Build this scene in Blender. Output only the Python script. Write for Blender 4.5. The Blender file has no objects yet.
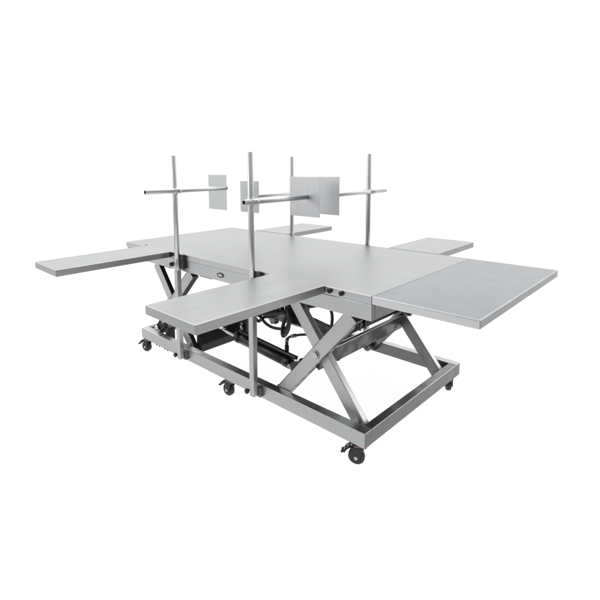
import bpy, bmesh, math, random
from mathutils import Vector, Matrix

random.seed(7)
scene = bpy.context.scene
C = scene.collection
G = 0.929                      # height of the table top above the floor (measurements below are taken from the top)
V = Vector

# ------------------------------------------------------------------ materials
def new_mat(name):
    m = bpy.data.materials.new(name); m.use_nodes = True
    nt = m.node_tree; b = nt.nodes['Principled BSDF']
    return m, nt, b

def steel(name, base, rough, brush, metallic=1.0, streak=.10, blotch=.12, bump=.02, tint=(.984, 1, 1.016), wavy=.25):
    """Brushed stainless steel: fine streaks along `brush` (0/1/2 = x/y/z) plus cloudy wear and painted mottled reflections."""
    m, nt, b = new_mat(name)
    N = nt.nodes; L = nt.links
    tc = N.new('ShaderNodeTexCoord'); oi = N.new('ShaderNodeObjectInfo')
    off = N.new('ShaderNodeVectorMath'); off.operation = 'SCALE'; off.inputs[0].default_value = (17, 31, 23)
    L.new(oi.outputs['Random'], off.inputs['Scale'])
    add = N.new('ShaderNodeVectorMath'); add.operation = 'ADD'
    L.new(tc.outputs['Object'], add.inputs[0]); L.new(off.outputs[0], add.inputs[1])
    mp = N.new('ShaderNodeMapping')
    sc = [150, 150, 150]; sc[brush] = 2.0
    mp.inputs['Scale'].default_value = sc
    L.new(add.outputs[0], mp.inputs['Vector'])
    n1 = N.new('ShaderNodeTexNoise'); n1.inputs['Scale'].default_value = 1; n1.inputs['Detail'].default_value = 3
    L.new(mp.outputs[0], n1.inputs['Vector'])
    mp2 = N.new('ShaderNodeMapping'); s2 = [16, 16, 16]; s2[brush] = 1.4
    mp2.inputs['Scale'].default_value = s2; L.new(add.outputs[0], mp2.inputs['Vector'])
    n2 = N.new('ShaderNodeTexNoise'); n2.inputs['Scale'].default_value = 1; n2.inputs['Detail'].default_value = 4
    L.new(mp2.outputs[0], n2.inputs['Vector'])
    n3 = N.new('ShaderNodeTexNoise'); n3.inputs['Scale'].default_value = 9; n3.inputs['Detail'].default_value = 6
    n3.inputs['Roughness'].default_value = .65
    L.new(add.outputs[0], n3.inputs['Vector'])
    # value = 1 + streak*(n1-.5) + streak*(n2-.5) + blotch*(n3-.5)
    def lin(src, k, prev=None):
        a = N.new('ShaderNodeMath'); a.operation = 'MULTIPLY_ADD'
        L.new(src.outputs['Fac'], a.inputs[0]); a.inputs[1].default_value = k
        if prev is None: a.inputs[2].default_value = 1 - k / 2
        else:
            s = N.new('ShaderNodeMath'); s.operation = 'SUBTRACT'
            L.new(prev.outputs[0], s.inputs[0]); s.inputs[1].default_value = k / 2
            L.new(s.outputs[0], a.inputs[2])
        return a
    v = lin(n3, blotch, lin(n2, streak * 1.3, lin(n1, streak)))
    col = N.new('ShaderNodeVectorMath'); col.operation = 'SCALE'
    col.inputs[0].default_value = (base * tint[0], base * tint[1], base * tint[2])
    L.new(v.outputs[0], col.inputs['Scale'])
    L.new(col.outputs[0], b.inputs['Base Color'])
    r = N.new('ShaderNodeMapRange')
    r.inputs['To Min'].default_value = rough - .7 * blotch; r.inputs['To Max'].default_value = rough + .8 * blotch
    r.inputs['From Min'].default_value = .25; r.inputs['From Max'].default_value = .75
    L.new(n3.outputs['Fac'], r.inputs['Value']); L.new(r.outputs[0], b.inputs['Roughness'])
    n4 = N.new('ShaderNodeTexNoise'); n4.inputs['Scale'].default_value = 5; n4.inputs['Detail'].default_value = 2
    L.new(add.outputs[0], n4.inputs['Vector'])
    bp2 = N.new('ShaderNodeBump'); bp2.inputs['Strength'].default_value = wavy; bp2.inputs['Distance'].default_value = .0015
    L.new(n4.outputs['Fac'], bp2.inputs['Height'])
    L.new(bp2.outputs[0], b.inputs['Normal'])
    b.inputs['Metallic'].default_value = metallic
    return m

def plain(name, col, rough, metallic=0, var=.25, scale=30):
    m, nt, b = new_mat(name); N = nt.nodes; L = nt.links
    tc = N.new('ShaderNodeTexCoord'); n = N.new('ShaderNodeTexNoise')
    n.inputs['Scale'].default_value = scale; n.inputs['Detail'].default_value = 4
    L.new(tc.outputs['Object'], n.inputs['Vector'])
    mr = N.new('ShaderNodeMapRange'); mr.inputs['To Min'].default_value = 1 - var; mr.inputs['To Max'].default_value = 1 + var
    L.new(n.outputs['Fac'], mr.inputs['Value'])
    s = N.new('ShaderNodeVectorMath'); s.operation = 'SCALE'; s.inputs[0].default_value = col
    L.new(mr.outputs[0], s.inputs['Scale']); L.new(s.outputs[0], b.inputs['Base Color'])
    r = N.new('ShaderNodeMapRange'); r.inputs['To Min'].default_value = max(.05, rough - .1); r.inputs['To Max'].default_value = rough + .1
    L.new(n.outputs['Fac'], r.inputs['Value']); L.new(r.outputs[0], b.inputs['Roughness'])
    b.inputs['Metallic'].default_value = metallic
    return m

TOP   = steel('steel_tabletop', .355, .42, 0, streak=.09, blotch=.035, wavy=.05, tint=(.985, 1.0, 1.012))
LEAF  = steel('steel_leaf_film', .222, .30, 1, streak=.04, blotch=.05, wavy=.10, tint=(.955, 1.0, 1.05))
LIP   = steel('steel_lip_lit', .47, .33, 0, streak=.08, blotch=.10)  # lighter copy of the top steel, paints light onto its front faces
PLANK = steel('steel_plank_brushed_y', .352, .38, 1, streak=.17, blotch=.03, wavy=.06, tint=(.985, 1.0, 1.012))
PANEL = steel('steel_panel_brushed_x', .46, .36, 0)
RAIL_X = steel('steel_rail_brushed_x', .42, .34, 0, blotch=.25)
RAIL_Y = steel('steel_rail_brushed_y_shaded', .165, .32, 1, blotch=.22)  # rail steel with shade painted in, for sides turned from the light
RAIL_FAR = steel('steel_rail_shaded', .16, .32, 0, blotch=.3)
EDGE = steel('steel_edge_highlight', .44, .30, 0, streak=.05, blotch=.15)  # highlight painted on the upper bevels
POSTSQ = steel('steel_square_post', .46, .38, 2, blotch=.15)
LEAFLIP = steel('steel_leaf_lip_lit', .60, .32, 0, streak=.08, blotch=.12)  # lighter copy of the leaf steel, paints light onto its front faces
ARM_TOP = steel('steel_arm_top_lit', .74, .34, 2, streak=.05, blotch=.12)  # arm steel with light painted in, for upward faces
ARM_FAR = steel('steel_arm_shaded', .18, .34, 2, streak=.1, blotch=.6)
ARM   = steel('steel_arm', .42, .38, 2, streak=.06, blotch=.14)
POST  = steel('steel_post', .58, .38, 2, blotch=.12)
ROD   = steel('steel_rod', .60, .34, 1, blotch=.12)
PADDLE = steel('steel_paddle', .58, .42, 2, streak=.07, blotch=.12)
DARKSTEEL = steel('steel_dark_and_shade', .080, .36, 1, blotch=.65, streak=.25)  # dark steel parts, and painted shade on scissor arm undersides
UNDER = plain('black_parts_and_shade', (.010, .010, .011), .6)  # black parts, and painted shade on the left scissor arms
BLACK = plain('black_gloss_paint', (.008, .008, .009), .26)
RUBBER = plain('black_rubber', (.008, .008, .009), .5)
WHEEL = plain('black_wheel_polyurethane', (.010, .010, .012), .35)
CHROME = steel('chrome_rod', .7, .2, 0, streak=.03, blotch=.04)
BOLT = steel('bolt_steel', .45, .3, 2)
GREYCAST = plain('grey_cast_metal', (.16, .16, .165), .45, .6)
REDDISH = plain('reddish_zinc', (.20, .135, .115), .4, .5)
BADGE = plain('badge_plate', (.45, .46, .48), .35, .6, var=.5, scale=160)

# ------------------------------------------------------------------ mesh helpers
def bm_new(): return bmesh.new()

def box(bm, a, b, bev=.003, seg=2, mi=0, front=None, end=None, edge=None, skip=None):
    """axis aligned box between two corners (z measured from the table top)"""
    a = V(a); b = V(b); lo = V([min(a[i], b[i]) for i in range(3)]); hi = V([max(a[i], b[i]) for i in range(3)])
    lo.z += G; hi.z += G
    t = bmesh.new(); bmesh.ops.create_cube(t, size=1)
    for v in t.verts: v.co = V([lo[i] + (v.co[i] + .5) * (hi[i] - lo[i]) for i in range(3)])
    if bev: bmesh.ops.bevel(t, geom=t.edges[:], offset=min(bev, .4 * min(hi - lo)), segments=seg, profile=.5, affect='EDGES')
    t.normal_update()
    for f in t.faces:
        if front is not None and abs(f.normal.y) > .6: f.material_index = front
        if end is not None and abs(f.normal.x) > .6: f.material_index = end
        if edge is not None and max(abs(c) for c in f.normal) < .985 and f.normal.z > .2 and not (skip and skip(f.normal)): f.material_index = edge
    merge(bm, t, mi)

def merge(bm, t, mi=0, smooth=None):
    t.normal_update()
    vs = [bm.verts.new(v.co) for v in t.verts]
    for i, v in enumerate(t.verts): v.index = i
    for f in t.faces:
        try:
            nf = bm.faces.new([vs[v.index] for v in f.verts])
            nf.smooth = f.smooth if smooth is None else smooth
            nf.material_index = f.material_index or mi
        except ValueError: pass
    t.free()

def obar(bm, p, q, w, h, up=(0, 1, 0), bev=.004, under=None, ext=0, upper=None):
    """rectangular bar from p to q; w measured along `up`, h across both; faces that look down get slot `under`"""
    p = V(p); q = V(q); p.z += G; q.z += G
    d = (q - p).normalized(); p -= d * ext; q += d * ext
    u = V(up); u = (u - d * u.dot(d)).normalized(); s = d.cross(u)
    t = bmesh.new(); bmesh.ops.create_cube(t, size=1); ln = (q - p).length; c = (p + q) / 2
    for v in t.verts: v.co = c + d * v.co.x * ln + u * v.co.y * w + s * v.co.z * h
    if bev: bmesh.ops.bevel(t, geom=t.edges[:], offset=bev, segments=2, profile=.5, affect='EDGES')
    t.normal_update()
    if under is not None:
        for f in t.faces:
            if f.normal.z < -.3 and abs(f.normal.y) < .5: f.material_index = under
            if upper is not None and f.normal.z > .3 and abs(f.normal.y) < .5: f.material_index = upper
    merge(bm, t)

def cyl(bm, p, q, r, r2=None, n=28, cap=True, bev=0, mi=0):
    p = V(p); q = V(q); p.z += G; q.z += G
    r2 = r if r2 is None else r2
    d = (q - p).normalized(); u = d.orthogonal().normalized(); s = d.cross(u)
    rings = []
    prof = [(0, r), (1, r2)]
    ln = (q - p).length
    if bev:
        e = bev / ln; prof = [(0, r - bev), (e, r), (1 - e, r2), (1, r2 - bev)]
    for k, rr in prof:
        c = p + (q - p) * k
        rings.append([bm.verts.new(c + (u * math.cos(2 * math.pi * i / n) + s * math.sin(2 * math.pi * i / n)) * rr) for i in range(n)])
    for a, b in zip(rings, rings[1:]):
        for i in range(n):
            f = bm.faces.new((a[i], a[(i + 1) % n], b[(i + 1) % n], b[i])); f.smooth = True; f.material_index = mi
    if cap:
        f = bm.faces.new(list(reversed(rings[0]))); f.material_index = mi
        f = bm.faces.new(rings[-1]); f.material_index = mi

def pipe(bm, p, q, ro, ri, n=28):
    """open tube with wall thickness and dark looking hollow ends"""
    p = V(p); q = V(q); p.z += G; q.z += G
    d = (q - p).normalized(); u = d.orthogonal().normalized(); s = d.cross(u)
    deep = min(.12, (q - p).length * .4)
    prof = [(p + d * deep, 0.0001), (p + d * deep, ri), (p, ri), (p, ro - .0015), (p + d * .0015, ro), (q - d * .0015, ro), (q, ro - .0015), (q, ri), (q - d * deep, ri), (q - d * deep, .0001)]
    rings = [[bm.verts.new(c + (u * math.cos(2 * math.pi * i / n) + s * math.sin(2 * math.pi * i / n)) * rr) for i in range(n)] for c, rr in prof]
    for k, (a, b) in enumerate(zip(rings, rings[1:])):
        for i in range(n):
            f = bm.faces.new((a[i], a[(i + 1) % n], b[(i + 1) % n], b[i])); f.smooth = k in (1, 4, 7)
            if k in (0, 1, 7, 8): f.material_index = 1

def tube(bm, pts, r, n=12, sub=8):
    """smooth hose through points"""
    P = [V(p) + V((0, 0, G)) for p in pts]
    P = [P[0] * 2 - P[1]] + P + [P[-1] * 2 - P[-2]]
    path = []
    for i in range(1, len(P) - 2):
        for k in range(sub):
            t = k / sub; a, b, c, d = P[i - 1:i + 3]
            path.append(.5 * ((2 * b) + (c - a) * t + (2 * a - 5 * b + 4 * c - d) * t * t + (3 * b - a - 3 * c + d) * t ** 3))
    path.append(P[-2])
    u = None; rings = []
    for i, c in enumerate(path):
        d = (path[min(i + 1, len(path) - 1)] - path[max(i - 1, 0)]).normalized()
        u = d.orthogonal().normalized() if u is None else (u - d * u.dot(d)).normalized()
        s = d.cross(u)
        rings.append([bm.verts.new(c + (u * math.cos(2 * math.pi * k / n) + s * math.sin(2 * math.pi * k / n)) * r) for k in range(n)])
    for a, b in zip(rings, rings[1:]):
        for k in range(n):
            bm.faces.new((a[k], a[(k + 1) % n], b[(k + 1) % n], b[k])).smooth = True
    bm.faces.new(list(reversed(rings[0]))); bm.faces.new(rings[-1])

def prism(bm, poly, axis, lo, hi, bev=.002):
    """poly of 2D points extruded along axis (0,1,2); 2D order is the remaining axes; z from table top"""
    t = bmesh.new(); rem = [i for i in range(3) if i != axis]
    def mk(p, k):
        c = [0, 0, 0]; c[rem[0]] = p[0]; c[rem[1]] = p[1]; c[axis] = k; c[2] += G
        return t.verts.new(c)
    A = [mk(p, lo) for p in poly]; B = [mk(p, hi) for p in poly]
    t.faces.new(A); t.faces.new(list(reversed(B)))
    for i in range(len(poly)):
        j = (i + 1) % len(poly); t.faces.new((A[j], A[i], B[i], B[j]))
    bmesh.ops.recalc_face_normals(t, faces=t.faces[:])
    if bev: bmesh.ops.bevel(t, geom=t.edges[:], offset=bev, segments=2, profile=.5, affect='EDGES')
    merge(bm, t)

def hexbolt(bm, p, axis, r=.011, h=.008):
    """hex head with washer pointing along axis"""
    a = V(axis)
    cyl(bm, V(p), V(p) + a * .002, r * 1.45, n=24)
    cyl(bm, V(p) + a * .002, V(p) + a * (.002 + h), r, n=6)
    for f in bm.faces[-8:]: f.smooth = False

WORLD = {}
def obj(name, bm, mat, parent=None, label=None):
    bmesh.ops.recalc_face_normals(bm, faces=bm.faces[:])
    me = bpy.data.meshes.new(name)
    xs = [v.co for v in bm.verts]
    c = V([(min(p[i] for p in xs) + max(p[i] for p in xs)) / 2 for i in range(3)])
    for v in bm.verts: v.co -= c
    bm.to_mesh(me); bm.free()
    for m in (mat if isinstance(mat, (list, tuple)) else [mat]): me.materials.append(m)
    o = bpy.data.objects.new(name, me); C.objects.link(o)
    if parent is not None:
        o.parent = parent; o.location = c - WORLD[parent.name]
    else: o.location = c
    WORLD[o.name] = c
    if label: o['label'] = label
    return o

# ------------------------------------------------------------------ setting: seamless white floor that glows by itself
bm = bm_new()
vs = [bm.verts.new(p) for p in ((-9, -3.2, 0), (4.6, -3.2, 0), (4.6, 10, 0), (-9, 10, 0))]
bm.faces.new(vs)
m, nt, b = new_mat('white_glowing_floor')
b.inputs['Base Color'].default_value = (.17, .17, .17, 1); b.inputs['Roughness'].default_value = .9
b.inputs['Specular IOR Level'].default_value = 0
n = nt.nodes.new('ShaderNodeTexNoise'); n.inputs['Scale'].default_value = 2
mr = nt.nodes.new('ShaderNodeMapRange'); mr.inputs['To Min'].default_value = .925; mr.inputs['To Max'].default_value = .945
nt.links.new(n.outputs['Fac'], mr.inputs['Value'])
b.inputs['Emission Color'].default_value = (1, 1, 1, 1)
nt.links.new(mr.outputs[0], b.inputs['Emission Strength'])  # emission keeps the floor white and almost free of cast shadow
fl = obj('floor', bm, m); fl['kind'] = 'structure'; fl['label'] = 'seamless pure white floor under the steel table'

# ------------------------------------------------------------------ the table
root = bpy.data.objects.new('operating_table', None); C.objects.link(root)
root.location = (1.2, .6, 0); WORLD['operating_table'] = V((1.2, .6, 0))
root['label'] = 'stainless steel scissor lift operating table with four side planks and four posts carrying paddles'
root['category'] = 'operating table'

LX, EX, W = 2.394, 2.888, 1.2
# table top: folded sheet lid
bm = bm_new()
box(bm, (0, 0, -.043), (LX, W, 0), bev=.004, seg=3, front=1, edge=2, skip=lambda n: abs(n.x) > .2)
top = obj('tabletop', bm, [TOP, LIP, EDGE], root)
bm = bm_new()
box(bm, (.262, .026, .0006), (.288, .038, .0016), bev=0); obj('slot', bm, RUBBER, top)

# apron (box frame under the top) + added black panel beneath, unseen, keeps reflections dark
bm = bm_new()
a0, a1, at, ab = .012, LX - .001, -.0445, -.128
box(bm, (a0, .004, ab), (a1, .034, at), bev=.003, end=1)
box(bm, (a0, W - .034, ab), (a1, W - .004, at), bev=.003)
box(bm, (a0, .0345, ab), (a0 + .03, W - .0345, at), bev=.003)
box(bm, (a1 - .03, .0345, ab), (a1, W - .0345, at), bev=.003, mi=1)
apron = obj('apron', bm, [PANEL, RAIL_Y], root)  # end faces take the darker steel as painted shade
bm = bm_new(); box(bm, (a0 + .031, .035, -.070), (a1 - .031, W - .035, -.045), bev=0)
obj('added_dark_panel', bm, UNDER, root)
# oval badge
bm = bm_new()
def ellipse(bm, cx, cz, rx, rz, y0, y1, n=40, mi=0):
    A = [bm.verts.new((cx + rx * math.cos(2 * math.pi * i / n), y0, G + cz + rz * math.sin(2 * math.pi * i / n))) for i in range(n)]
    B = [bm.verts.new((v.co.x, y1, v.co.z)) for v in A]
    f = bm.faces.new(A); f.material_index = mi
    for i in range(n):
        f = bm.faces.new((A[(i + 1) % n], A[i], B[i], B[(i + 1) % n])); f.material_index = mi
ellipse(bm, 1.257, -.086, .034, .0165, .0005, .0045)
bd = obj('badge', bm, BLACK, apron)
bm = bm_new(); ellipse(bm, 1.257, -.086, .024, .0085, -.0006, .0004); obj('badge_face', bm, BADGE, bd)
# bolts and knobs along the near side of the top and apron
for x in (2.150, 2.222):
    bm = bm_new()
    cyl(bm, (x, -.012, -.020), (x, -.0005, -.020), .0125, bev=.002)
    cyl(bm, (x, -.017, -.020), (x, -.0122, -.020), .007)
    obj('locking_bolt', bm, RUBBER, top)
for x, z in ((.700, -.093),):
    bm = bm_new(); cyl(bm, (x, -.022, z), (x, .0038, z), .016, bev=.004); obj('locking_knob', bm, RUBBER, apron)

# end leaf
bm = bm_new()
box(bm, (LX + .0008, 0, -.041), (EX, W, -.0005), bev=.0045, seg=3, front=1, edge=2, skip=lambda n: n.x < -.2)
leaf = obj('end_leaf', bm, [LEAF, LEAFLIP, EDGE], root, 'smoother bluish grey end leaf')
bm = bm_new()
box(bm, (LX - .02, .45, -.16), (LX + .09, .47, -.1285), bev=.003); obj('hinge_bracket', bm, DARKSTEEL, leaf)

# side planks (arm boards)
def plank(x0, x1, y0, y1):
    bm = bm_new(); z1 = .004; z0 = -.0400
    box(bm, (x0, y0, z0), (x1, y1, z1), bev=.004, seg=3, edge=1, skip=lambda n: abs(n.y) > .2 and abs(n.x) < .2 and (y1 > 1))
    p = obj('side_plank', bm, [PLANK, EDGE], root)
    return p
p1 = plank(.321, .695, -.8445, -.003)
p2 = plank(1.734, 2.116, -.8326, -.003)
q1 = plank(.353, .751, W + .003, W + .708)
q2 = plank(1.796, 2.174, W + .003, W + .650)
bm = bm_new(); box(bm, (.6955, -.020, -.036), (.701, -.006, -.004), bev=.001); obj('plank_clip', bm, RUBBER, p1)

# ------------------------------------------------------------------ posts with cross rods and paddles
def post(x, y, rodz, y_out, y_in, py, px0, px1, pz0, pz1, side, topz=.707):
    yb = y
    r = .0182
    bm = bm_new()
    # square lower tube up to the rim, round upper tube
    box(bm, (x - .019, y - .019, -.787), (x + .019, y + .019, -.118), bev=.004, mi=2)
    pipe(bm, (x, y, -.128), (x, y, topz), r, r - .0025)
    o = obj('post', bm, [POST, RUBBER, POSTSQ], root)
    # socket clamp at the apron
    bm = bm_new()
    cyl(bm, (x, y, -.118), (x, y, -.035), .0225 if x < 1 else .0196, bev=.001)
    d = 1 if side < 0 else -1
    box(bm, (x - .012, y + d * .0195, -.11), (x + .012, y + d * .031, -.05), bev=.002)
    obj('clamp', bm, POSTSQ, o)
    bm = bm_new()
    ytab = 0 if side < 0 else W
    if side < 0: box(bm, (x + .0215, ytab + side * .026, -.104), (x + .058, ytab + side * .002, .003), bev=.003)
    box(bm, (x - .026, ytab + side * .0088, -.100), (x + .0213, ytab + side * .001, -.001), bev=.001)
    obj('clamp_pad', bm, DARKSTEEL, o)
    # base clamp with knob
    bm = bm_new()
    yr = .0118 if side < 0 else 1.1852
    box(bm, (x - .034, min(y - side * .0195, yr), -.795), (x + .034, max(y - side * .0195, yr), -.735), bev=.002)
    obj('base_clamp', bm, RAIL_Y, o)  # clamp in darker steel, which paints in the shadow beside the post
    bm = bm_new()
    cyl(bm, (x - .046, y + side * .006, -.768), (x - .046, yr + side * .001, -.768), .007)
    cyl(bm, (x - .046, y + side * .026, -.768), (x - .046, y + side * .006, -.768), .0165, bev=.005)
    obj('knob', bm, RUBBER, o)
    # cross rod in a tee collar, on the +x side of the post
    xr = x + .0345
    rr = .0155
    bm = bm_new()
    pipe(bm, (xr, y_out, rodz), (xr, y_in, rodz), rr, rr - .003)
    rod = obj('cross_rod', bm, [ROD, RUBBER], o)
    bm = bm_new()
    cyl(bm, (x, y, rodz - .028), (x, y, rodz + .028), .0212, bev=.002)
    cyl(bm, (xr, y - .028, rodz), (xr, y + .028, rodz), rr + .003, bev=.002)
    obj('tee_collar', bm, POST, o)
    bm = bm_new()
    hexbolt(bm, (xr + rr + .0025, y, rodz), (1, 0, 0), .006, .006)
    obj('set_screw', bm, BOLT, o)
    bm = bm_new()
    box(bm, (px0, py - .0015, pz0), (px1, py + .0015, pz1), bev=.0006, seg=1)
    pd = obj('paddle', bm, PADDLE, o)
    bm = bm_new()
    dd = -1 if side < 0 else 1
    cyl(bm, (xr, y_in, rodz), (xr, py + dd * .0017, rodz), rr + .002, rr + .0005)
    obj('weld', bm, ROD, pd)
    return o
post(.813, -.032, .462, -.290, .414, .42, .625, .846, .289, .562, -1)
post(1.598, -.032, .420, -.120, .434, .44, 1.487, 1.738, .291, .552, -1)
post(.804, 1.228, .380, 1.36, .686, .68, .718, .938, .250, .506, 1)
post(1.599, 1.228, .4185, 1.42, .686, .68, 1.495, 1.716, .284, .546, 1)

# ------------------------------------------------------------------ wheeled base frame
bx0, bx1, by0, by1, bt, bb = .174, 2.364, .012, 1.185, -.724, -.8086
rw = .062
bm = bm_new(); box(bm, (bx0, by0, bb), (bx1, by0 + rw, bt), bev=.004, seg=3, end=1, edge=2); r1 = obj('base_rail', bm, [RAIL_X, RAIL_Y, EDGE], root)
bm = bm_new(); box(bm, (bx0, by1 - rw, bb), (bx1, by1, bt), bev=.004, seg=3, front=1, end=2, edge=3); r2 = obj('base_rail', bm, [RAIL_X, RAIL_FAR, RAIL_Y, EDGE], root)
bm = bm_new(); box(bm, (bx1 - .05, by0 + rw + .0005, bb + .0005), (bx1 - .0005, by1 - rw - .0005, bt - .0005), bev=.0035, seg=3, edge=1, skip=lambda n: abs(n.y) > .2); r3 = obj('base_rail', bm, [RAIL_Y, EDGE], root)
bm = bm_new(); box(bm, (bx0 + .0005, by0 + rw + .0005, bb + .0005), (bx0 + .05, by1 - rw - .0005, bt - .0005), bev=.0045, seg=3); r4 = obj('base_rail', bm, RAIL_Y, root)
# plate bolts under the near rail
for x in (.385, .425, .505, .545):
    bm = bm_new(); cyl(bm, (x, .03, -.822), (x, .03, bb - .0005), .010, n=12); obj('plate_bolt', bm, RUBBER, r1)

def caster(x, y, ang):
    """swivel caster: top plate, fork, wheel with hub, brake pedal. ang = heading of the trailing direction"""
    ca, sa = math.cos(ang), math.sin(ang)
    def T(u, v, z): return (x + u * ca - v * sa, y + u * sa + v * ca, z)
    zc = -.8858; off = .022
    bm = bm_new()
    box(bm, (x - .038, y - .028, bb - .0055), (x + .038, y + .028, bb - .0005), bev=.0015)
    cyl(bm, (x, y, bb - .016), (x, y, bb - .006), .021, bev=.002)
    c = obj('caster', bm, GREYCAST, root)
    # fork: a bridge and two cheeks
    bm = bm_new()
    obar(bm, T(-.016, 0, -.829), T(.050, 0, -.838), .052, .008, up=(-sa, ca, 0), bev=.002)
    for s in (-1, 1):
        obar(bm, T(.012, s * .0245, -.833), T(off, s * .0245, zc - .008), .004, .040, up=(-sa, ca, 0), bev=.0012)
    obj('fork', bm, [BLACK], c)
    bm = bm_new()
    cyl(bm, T(off, -.0175, zc), T(off, .0175, zc), .0430, n=40, bev=.007)
    w = obj('wheel', bm, WHEEL, c)
    bm = bm_new()
    cyl(bm, T(off, -.031, zc), T(off, .031, zc), .0100, n=16, bev=.002)
    cyl(bm, T(off, -.0195, zc), T(off, .0195, zc), .022, n=24, bev=.003, mi=1)
    obj('hub', bm, [BOLT, WHEEL], w)
    # brake pedal: curved toothed strap reaching out behind the wheel
    bm = bm_new()
    pts = [(.030, -.826), (.056, -.833), (.074, -.848), (.085, -.866)]
    for (u0, z0), (u1, z1) in zip(pts, pts[1:]):
        obar(bm, T(u0, 0, z0), T(u1, 0, z1), .040, .007, up=(-sa, ca, 0), bev=.002, ext=.002)
    obar(bm, T(.085, .012, -.866), T(.100, .012, -.872), .010, .006, up=(-sa, ca, 0), bev=.002)
    obar(bm, T(.085, -.012, -.866), T(.100, -.012, -.872), .010, .006, up=(-sa, ca, 0), bev=.002)
    for (u_, v_, z_) in ((.046, .011, -.8255), (.046, -.011, -.8255), (.068, 0, -.8375), (.081, .010, -.853)):
        cyl(bm, T(u_, v_, z_ - .004), T(u_ + .002, v_, z_ + .003), .0042, n=10, mi=1)
    bp = obj('brake_pedal', bm, [BLACK, CHROME], c)
    bm = bm_new()
    obar(bm, T(-.030, 0, -.8215), T(.034, 0, -.8245), .050, .006, up=(-sa, ca, 0), bev=.001)
    obj('brake_spring', bm, REDDISH, c)
for (x, y, a) in ((2.316, .052, math.radians(205)), (.222, .048, math.radians(200)), (1.296, .044, math.radians(188)),
                  (2.315, 1.130, math.radians(120)), (1.26, 1.145, math.radians(230)), (.205, 1.145, math.radians(210))):
    caster(x, y, a)

# ------------------------------------------------------------------ scissor lift
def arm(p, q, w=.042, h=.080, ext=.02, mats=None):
    bm = bm_new(); obar(bm, p, q, w, h, bev=.0055, under=1, ext=ext, upper=2)  # upper and lower faces carry light and shade in their colour
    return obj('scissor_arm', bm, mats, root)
def pivot(p, side, parent, r=.021, ln=.012):
    bm = bm_new()
    P = V(p); a = V((0, side, 0))
    cyl(bm, P, P + a * .004, r * 1.35, bev=.001)
    cyl(bm, P + a * .004, P + a * ln, r, bev=.003)
    obj('pivot_bolt', bm, BOLT, parent)

yo, yi = .098, .143
for dx, side in ((0, 1), (-1.53, 1), (0, -1), (-1.53, -1)):
    my = lambda y: y if side > 0 else 1.197 - y
    s = side
    bxtop = 2.225 if dx == 0 else .815 - dx
    bxbot = 1.742 if dx == 0 else .275 - dx
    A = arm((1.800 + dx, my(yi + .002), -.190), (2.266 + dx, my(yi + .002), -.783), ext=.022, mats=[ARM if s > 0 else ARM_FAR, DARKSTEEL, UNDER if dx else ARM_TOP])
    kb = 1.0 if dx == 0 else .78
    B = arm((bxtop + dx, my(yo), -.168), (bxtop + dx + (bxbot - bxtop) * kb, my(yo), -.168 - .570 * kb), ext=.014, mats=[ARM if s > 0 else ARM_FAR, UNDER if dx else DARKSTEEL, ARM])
    if dx:
        bm = bm_new(); obar(bm, (.395, my(yo + .012), -.612), (.300, my(yo + .012), -.716), .024, .060, bev=.004); obj('roller_lug', bm, UNDER, B)
    if side > 0 or True:
        pivot((1.994 + dx if dx == 0 else .515, my(yo - .0215), -.438), -s, B)
        pivot((2.247 + dx, my(yi - .0195), -.752), -s, A, r=.016)
    # foot bracket and roller
    bm = bm_new()
    for k in (-.0235, .0265):
        yy = my(yi + k)
        prism(bm, [(2.238 + dx, -.804), (2.302 + dx, -.804), (2.294 + dx, -.768), (2.274 + dx, -.758), (2.250 + dx, -.768)], 1, min(yy, yy + .004), max(yy, yy + .004), bev=.001)
    box(bm, (2.240 + dx, my(yi - .0235), -.8075), (2.303 + dx, my(yi + .0305), -.8035), bev=.001)
    obj('foot_bracket', bm, GREYCAST, A)
    bm = bm_new()
    xr, zr = (bxbot + dx - .012, -.752) if dx == 0 else (.298, -.724)
    cyl(bm, (xr, my(yo + .030), zr), (xr, my(yo + .075), zr), .030 if dx == 0 else .044, bev=.004, n=32)
    rl = obj('roller', bm, GREYCAST if dx == 0 else RUBBER, B)
    if dx:
        bm = bm_new(); cyl(bm, (xr, my(yo - .022), zr), (xr, my(yo - .004), zr), .033, bev=.004, n=32); obj('bearing', bm, CHROME, rl)
    bm = bm_new(); cyl(bm, (xr, my(yo - .026), zr), (xr, my(yo + .080), zr), .013, bev=.002)
    obj('roller_pin', bm, CHROME if dx else DARKSTEEL, rl)

# tilted cross plate joining the right hand scissor arms at their pivots
bm = bm_new()
obar(bm, (1.990, .1195, -.488), (1.990, 1.0775, -.488), .112, .022, up=(.30, 0, .954), bev=.003)
cb = obj('cross_plate', bm, DARKSTEEL, root)
bm = bm_new()
obar(bm, (2.0085, .167, -.4325), (2.0085, 1.030, -.4325), .006, .020, up=(.30, 0, .954), bev=.002)
obj('flange', bm, ARM_TOP, cb)  # lip strip, its bright steel paints the edge highlight
bm = bm_new()
cyl(bm, (1.972, .167, -.405), (1.972, 1.030, -.405), .017)
obj('cross_shaft', bm, RUBBER, cb)
# black box beam joining the feet of the left hand scissor arms
bm = bm_new()
prism(bm, [(.742, -.800), (.800, -.806), (.806, -.745), (.768, -.672), (.742, -.672)], 1, .170, .575, bev=.003)
fb = obj('foot_beam', bm, UNDER, root)
bm = bm_new(); box(bm, (.425, .085, -.80), (.475, .150, -.675), bev=.006); obj('dark_block', bm, UNDER, r1)  # plain dark block between roller and post
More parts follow.
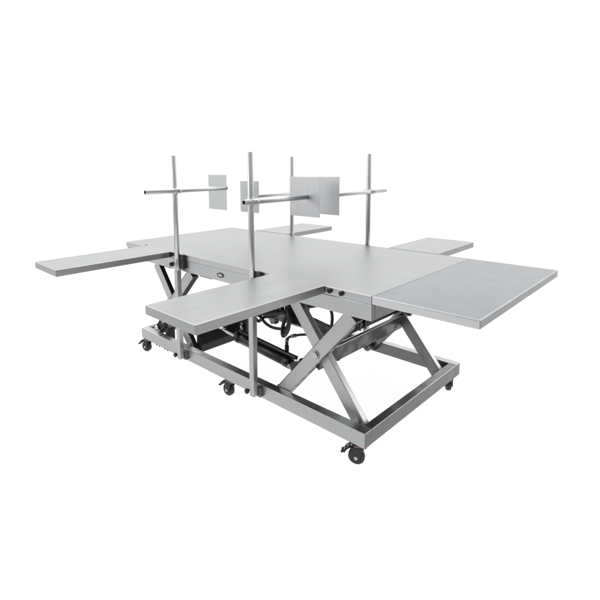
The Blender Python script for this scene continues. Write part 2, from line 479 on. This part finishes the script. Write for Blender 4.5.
# top roller brackets under the apron
bm = bm_new()
box(bm, (2.195, .15, -.255), (2.24, .158, -.129), bev=.002); box(bm, (2.195, .20, -.255), (2.24, .208, -.129), bev=.002)
cyl(bm, (2.2175, .14, -.225), (2.2175, .22, -.225), .014)
obj('roller_bracket', bm, DARKSTEEL, apron)
for xx in (.82, .30):
    bm = bm_new(); box(bm, (xx - .02, .17, -.20), (xx + .13, .30, -.1285), bev=.004); obj('roller_housing', bm, UNDER, apron)
# long inner guide rails under the apron for the sliding ends
bm = bm_new(); box(bm, (1.62, .185, -.175), (2.30, .235, -.1285), bev=.003); obj('guide_rail', bm, DARKSTEEL, apron)

# ------------------------------------------------------------------ hydraulics
bm = bm_new()
cyl(bm, (1.085, .30, -.640), (1.600, .30, -.678), .037, n=36, bev=.006)
cyl(bm, (1.070, .30, -.639), (1.115, .30, -.642), .0405, n=36, bev=.004)
cyl(bm, (1.555, .30, -.675), (1.612, .30, -.679), .0405, n=36, bev=.004)
hc = obj('hydraulic_cylinder', bm, BLACK, root)
bm = bm_new(); cyl(bm, (.80, .30, -.618), (1.069, .30, -.639), .0135, n=20); obj('piston_rod', bm, CHROME, hc)
bm = bm_new()
obar(bm, (1.6125, .30, -.680), (1.665, .30, -.680), .030, .045, bev=.006); obj('rod_lug', bm, BLACK, hc)
bm = bm_new(); cyl(bm, (1.648, .235, -.672), (1.648, .36, -.672), .0165, bev=.003); obj('lug_pin', bm, BOLT, hc)
bm = bm_new()
obar(bm, (1.655, .245, -.675), (1.955, .245, -.545), .012, .050, bev=.003)
obar(bm, (1.655, .352, -.675), (1.955, .352, -.545), .012, .050, bev=.003)
obj('lug_bracket', bm, DARKSTEEL, cb)
# pressure pipe along the cylinder, with fittings
bm = bm_new(); tube(bm, [(1.11, .300, -.586), (1.25, .300, -.597), (1.42, .300, -.610), (1.60, .300, -.624), (1.66, .302, -.628)], .014)
obj('pressure_pipe', bm, BLACK, hc)
bm = bm_new()
cyl(bm, (1.555, .322, -.650), (1.555, .322, -.580), .015, n=6); cyl(bm, (1.555, .322, -.580), (1.555, .322, -.553), .011, n=6)
obj('fitting', bm, [RUBBER], hc)
bm = bm_new(); cyl(bm, (1.555, .322, -.5525), (1.560, .322, -.530), .012, n=12); cyl(bm, (1.585, .335, -.509), (1.613, .35, -.500), .012, n=12); obj('hose_ferrule', bm, GREYCAST, hc)
bm = bm_new(); tube(bm, [(1.558, .322, -.545), (1.566, .326, -.522), (1.60, .342, -.504), (1.66, .37, -.488), (1.76, .40, -.470)], .0085)
obj('hose', bm, RUBBER, hc)
# oil tank and pump
bm = bm_new()
box(bm, (.812, .42, -.716), (1.045, .50, -.480), bev=.012, seg=3)
box(bm, (.90, .405, -.66), (.99, .4195, -.56), bev=.003)
tank = obj('oil_tank', bm, BLACK, root)
bm = bm_new()
cyl(bm, (1.016, .40, -.660), (1.016, .40, -.590), .013, n=6); cyl(bm, (1.016, .40, -.5895), (1.016, .40, -.570), .008, n=12)
cyl(bm, (1.040, .408, -.690), (1.062, .408, -.690), .010, n=10)
obj('fitting', bm, BOLT, tank)
bm = bm_new(); tube(bm, [(1.016, .40, -.572), (1.02, .405, -.54), (1.06, .43, -.52), (1.12, .45, -.515)], .009); obj('hose', bm, RUBBER, tank)
# valve block and small pump motor
bm = bm_new()
obar(bm, (1.03, .56, -.535), (1.40, .45, -.385), .032, .034, bev=.004)
for k in range(7):
    t = .12 + k * .125
    p = V((1.03, .56, -.535)).lerp(V((1.40, .45, -.385)), t)
    cyl(bm, p + V((0, -.03, -.022)), p + V((0, -.005, .026)), .013 if k % 2 else .010, n=8)
vb = obj('valve_block', bm, RUBBER, root)
bm = bm_new()
cyl(bm, (1.385, .45, -.458), (1.455, .45, -.408), .036, n=24, bev=.006)
cyl(bm, (1.372, .45, -.467), (1.386, .45, -.457), .022, n=16)
obj('pump_motor', bm, GREYCAST, vb)
bm = bm_new(); cyl(bm, (1.37, .44, -.37), (1.47, .44, -.33), .017, n=16); obj('solenoid', bm, BOLT, vb)
bm = bm_new(); box(bm, (1.44, .46, -.48), (1.56, .56, -.129), bev=.006); obj('pump_bracket', bm, UNDER, vb)
def hose(pts, r=.011):
    b_ = bm_new(); tube(b_, pts, r); obj('hose', b_, RUBBER, vb)
hose([(1.150, .45, -.487), (1.179, .45, -.506), (1.231, .45, -.538), (1.293, .45, -.551), (1.363, .45, -.545), (1.430, .44, -.524), (1.47, .44, -.48)])
hose([(1.44, .43, -.34), (1.485, .42, -.345), (1.495, .42, -.42), (1.47, .43, -.52), (1.432, .43, -.574), (1.415, .43, -.565), (1.43, .42, -.50), (1.47, .41, -.42), (1.50, .42, -.36)], .013)
hose([(1.46, .42, -.36), (1.50, .40, -.38), (1.50, .40, -.46), (1.455, .41, -.545), (1.43, .41, -.555)], .012)
hose([(1.70, .45, -.22), (1.79, .45, -.26), (1.83, .45, -.32), (1.83, .45, -.40), (1.80, .46, -.46)], .010)
hose([(1.05, .50, -.53), (1.12, .48, -.555), (1.20, .47, -.50), (1.30, .47, -.475), (1.36, .46, -.44)], .012)
hose([(1.10, .44, -.49), (1.18, .43, -.47), (1.28, .43, -.45), (1.38, .43, -.42), (1.46, .42, -.40)], .013)
hose([(1.50, .45, -.36), (1.62, .47, -.33), (1.74, .46, -.28), (1.80, .46, -.20)], .011)
# lift link running from the pump bracket to the cross plate
bm = bm_new(); obar(bm, (1.40, .52, -.425), (1.955, .52, -.505), .050, .060, bev=.004); obj('lift_link', bm, DARKSTEEL, cb)

# ------------------------------------------------------------------ camera (solved from the photograph)
R = [[0.6950307825950092, 0.7188464661043212, -0.013855302764573574],
     [0.08041771881297347, -0.09687442676042793, -0.9920425071239399],
     [-0.7144684749842252, 0.6883858682520769, -0.12513870162562007]]
cam = bpy.data.cameras.new('camera'); co = bpy.data.objects.new('camera', cam); C.objects.link(co)
M = Matrix(((R[0][0], -R[1][0], -R[2][0], 3.52304), (R[0][1], -R[1][1], -R[2][1], -1.84788),
            (R[0][2], -R[1][2], -R[2][2], .62107 + G), (0, 0, 0, 1)))
co.matrix_world = M
cam.sensor_width = 36; cam.lens = 36 * 451.8785 / 600
cam.shift_x = (300 - 255.932) / 600; cam.shift_y = -(300 - 223.7) / 600
cam.clip_end = 200; cam.clip_start = .05
scene.camera = co

# ------------------------------------------------------------------ light: world made white ahead as blank backdrop, dimmed behind the camera to darken steel
w = bpy.data.worlds.new('World'); scene.world = w; w.use_nodes = True
nt = w.node_tree; N = nt.nodes; L = nt.links; bg = N['Background']
tc = N.new('ShaderNodeTexCoord')
dp = N.new('ShaderNodeVectorMath'); dp.operation = 'DOT_PRODUCT'
dp.inputs[1].default_value = (-.75, .66, 0.0)
L.new(tc.outputs['Generated'], dp.inputs[0])
mr = N.new('ShaderNodeMapRange'); mr.interpolation_type = 'SMOOTHSTEP'
mr.inputs['From Min'].default_value = -.45; mr.inputs['From Max'].default_value = .28
mr.inputs['To Min'].default_value = .34; mr.inputs['To Max'].default_value = 1.0
L.new(dp.outputs['Value'], mr.inputs['Value'])
bg.inputs['Color'].default_value = (1, 1, 1, 1)
sx = N.new('ShaderNodeSeparateXYZ'); L.new(tc.outputs['Generated'], sx.inputs[0])
me_ = N.new('ShaderNodeMapRange'); me_.interpolation_type = 'SMOOTHSTEP'
me_.inputs['From Min'].default_value = .02; me_.inputs['From Max'].default_value = .40
me_.inputs['To Min'].default_value = 1.03; me_.inputs['To Max'].default_value = 1.72  # world brightened higher up to lift the steel tops
L.new(sx.outputs['Z'], me_.inputs['Value'])
mu = N.new('ShaderNodeMath'); mu.operation = 'MULTIPLY'
L.new(mr.outputs[0], mu.inputs[0]); L.new(me_.outputs[0], mu.inputs[1])
L.new(mu.outputs[0], bg.inputs['Strength'])

def area(name, loc, target, size, power, sy=None):
    d = bpy.data.lights.new(name, 'AREA'); d.energy = power; d.size = size
    if sy: d.shape = 'RECTANGLE'; d.size_y = sy
    o = bpy.data.objects.new(name, d); C.objects.link(o); o.location = loc
    o.rotation_euler = (V(target) - V(loc)).to_track_quat('-Z', 'Y').to_euler()
    return o
area('fill_overhead', (.4, 1.2, 4.2), (1.2, .6, .9), 3.0, 30)  # added fill lamp, out of view, brightens the tops
area('fill_front_left', (-.6, -3.6, 2.6), (1.0, .3, .6), 1.6, 25)  # added fill lamp, out of view, on the near left side

scene.view_settings.view_transform = 'Standard'; scene.view_settings.look = 'None'
scene.view_settings.exposure = 0; scene.view_settings.gamma = 1
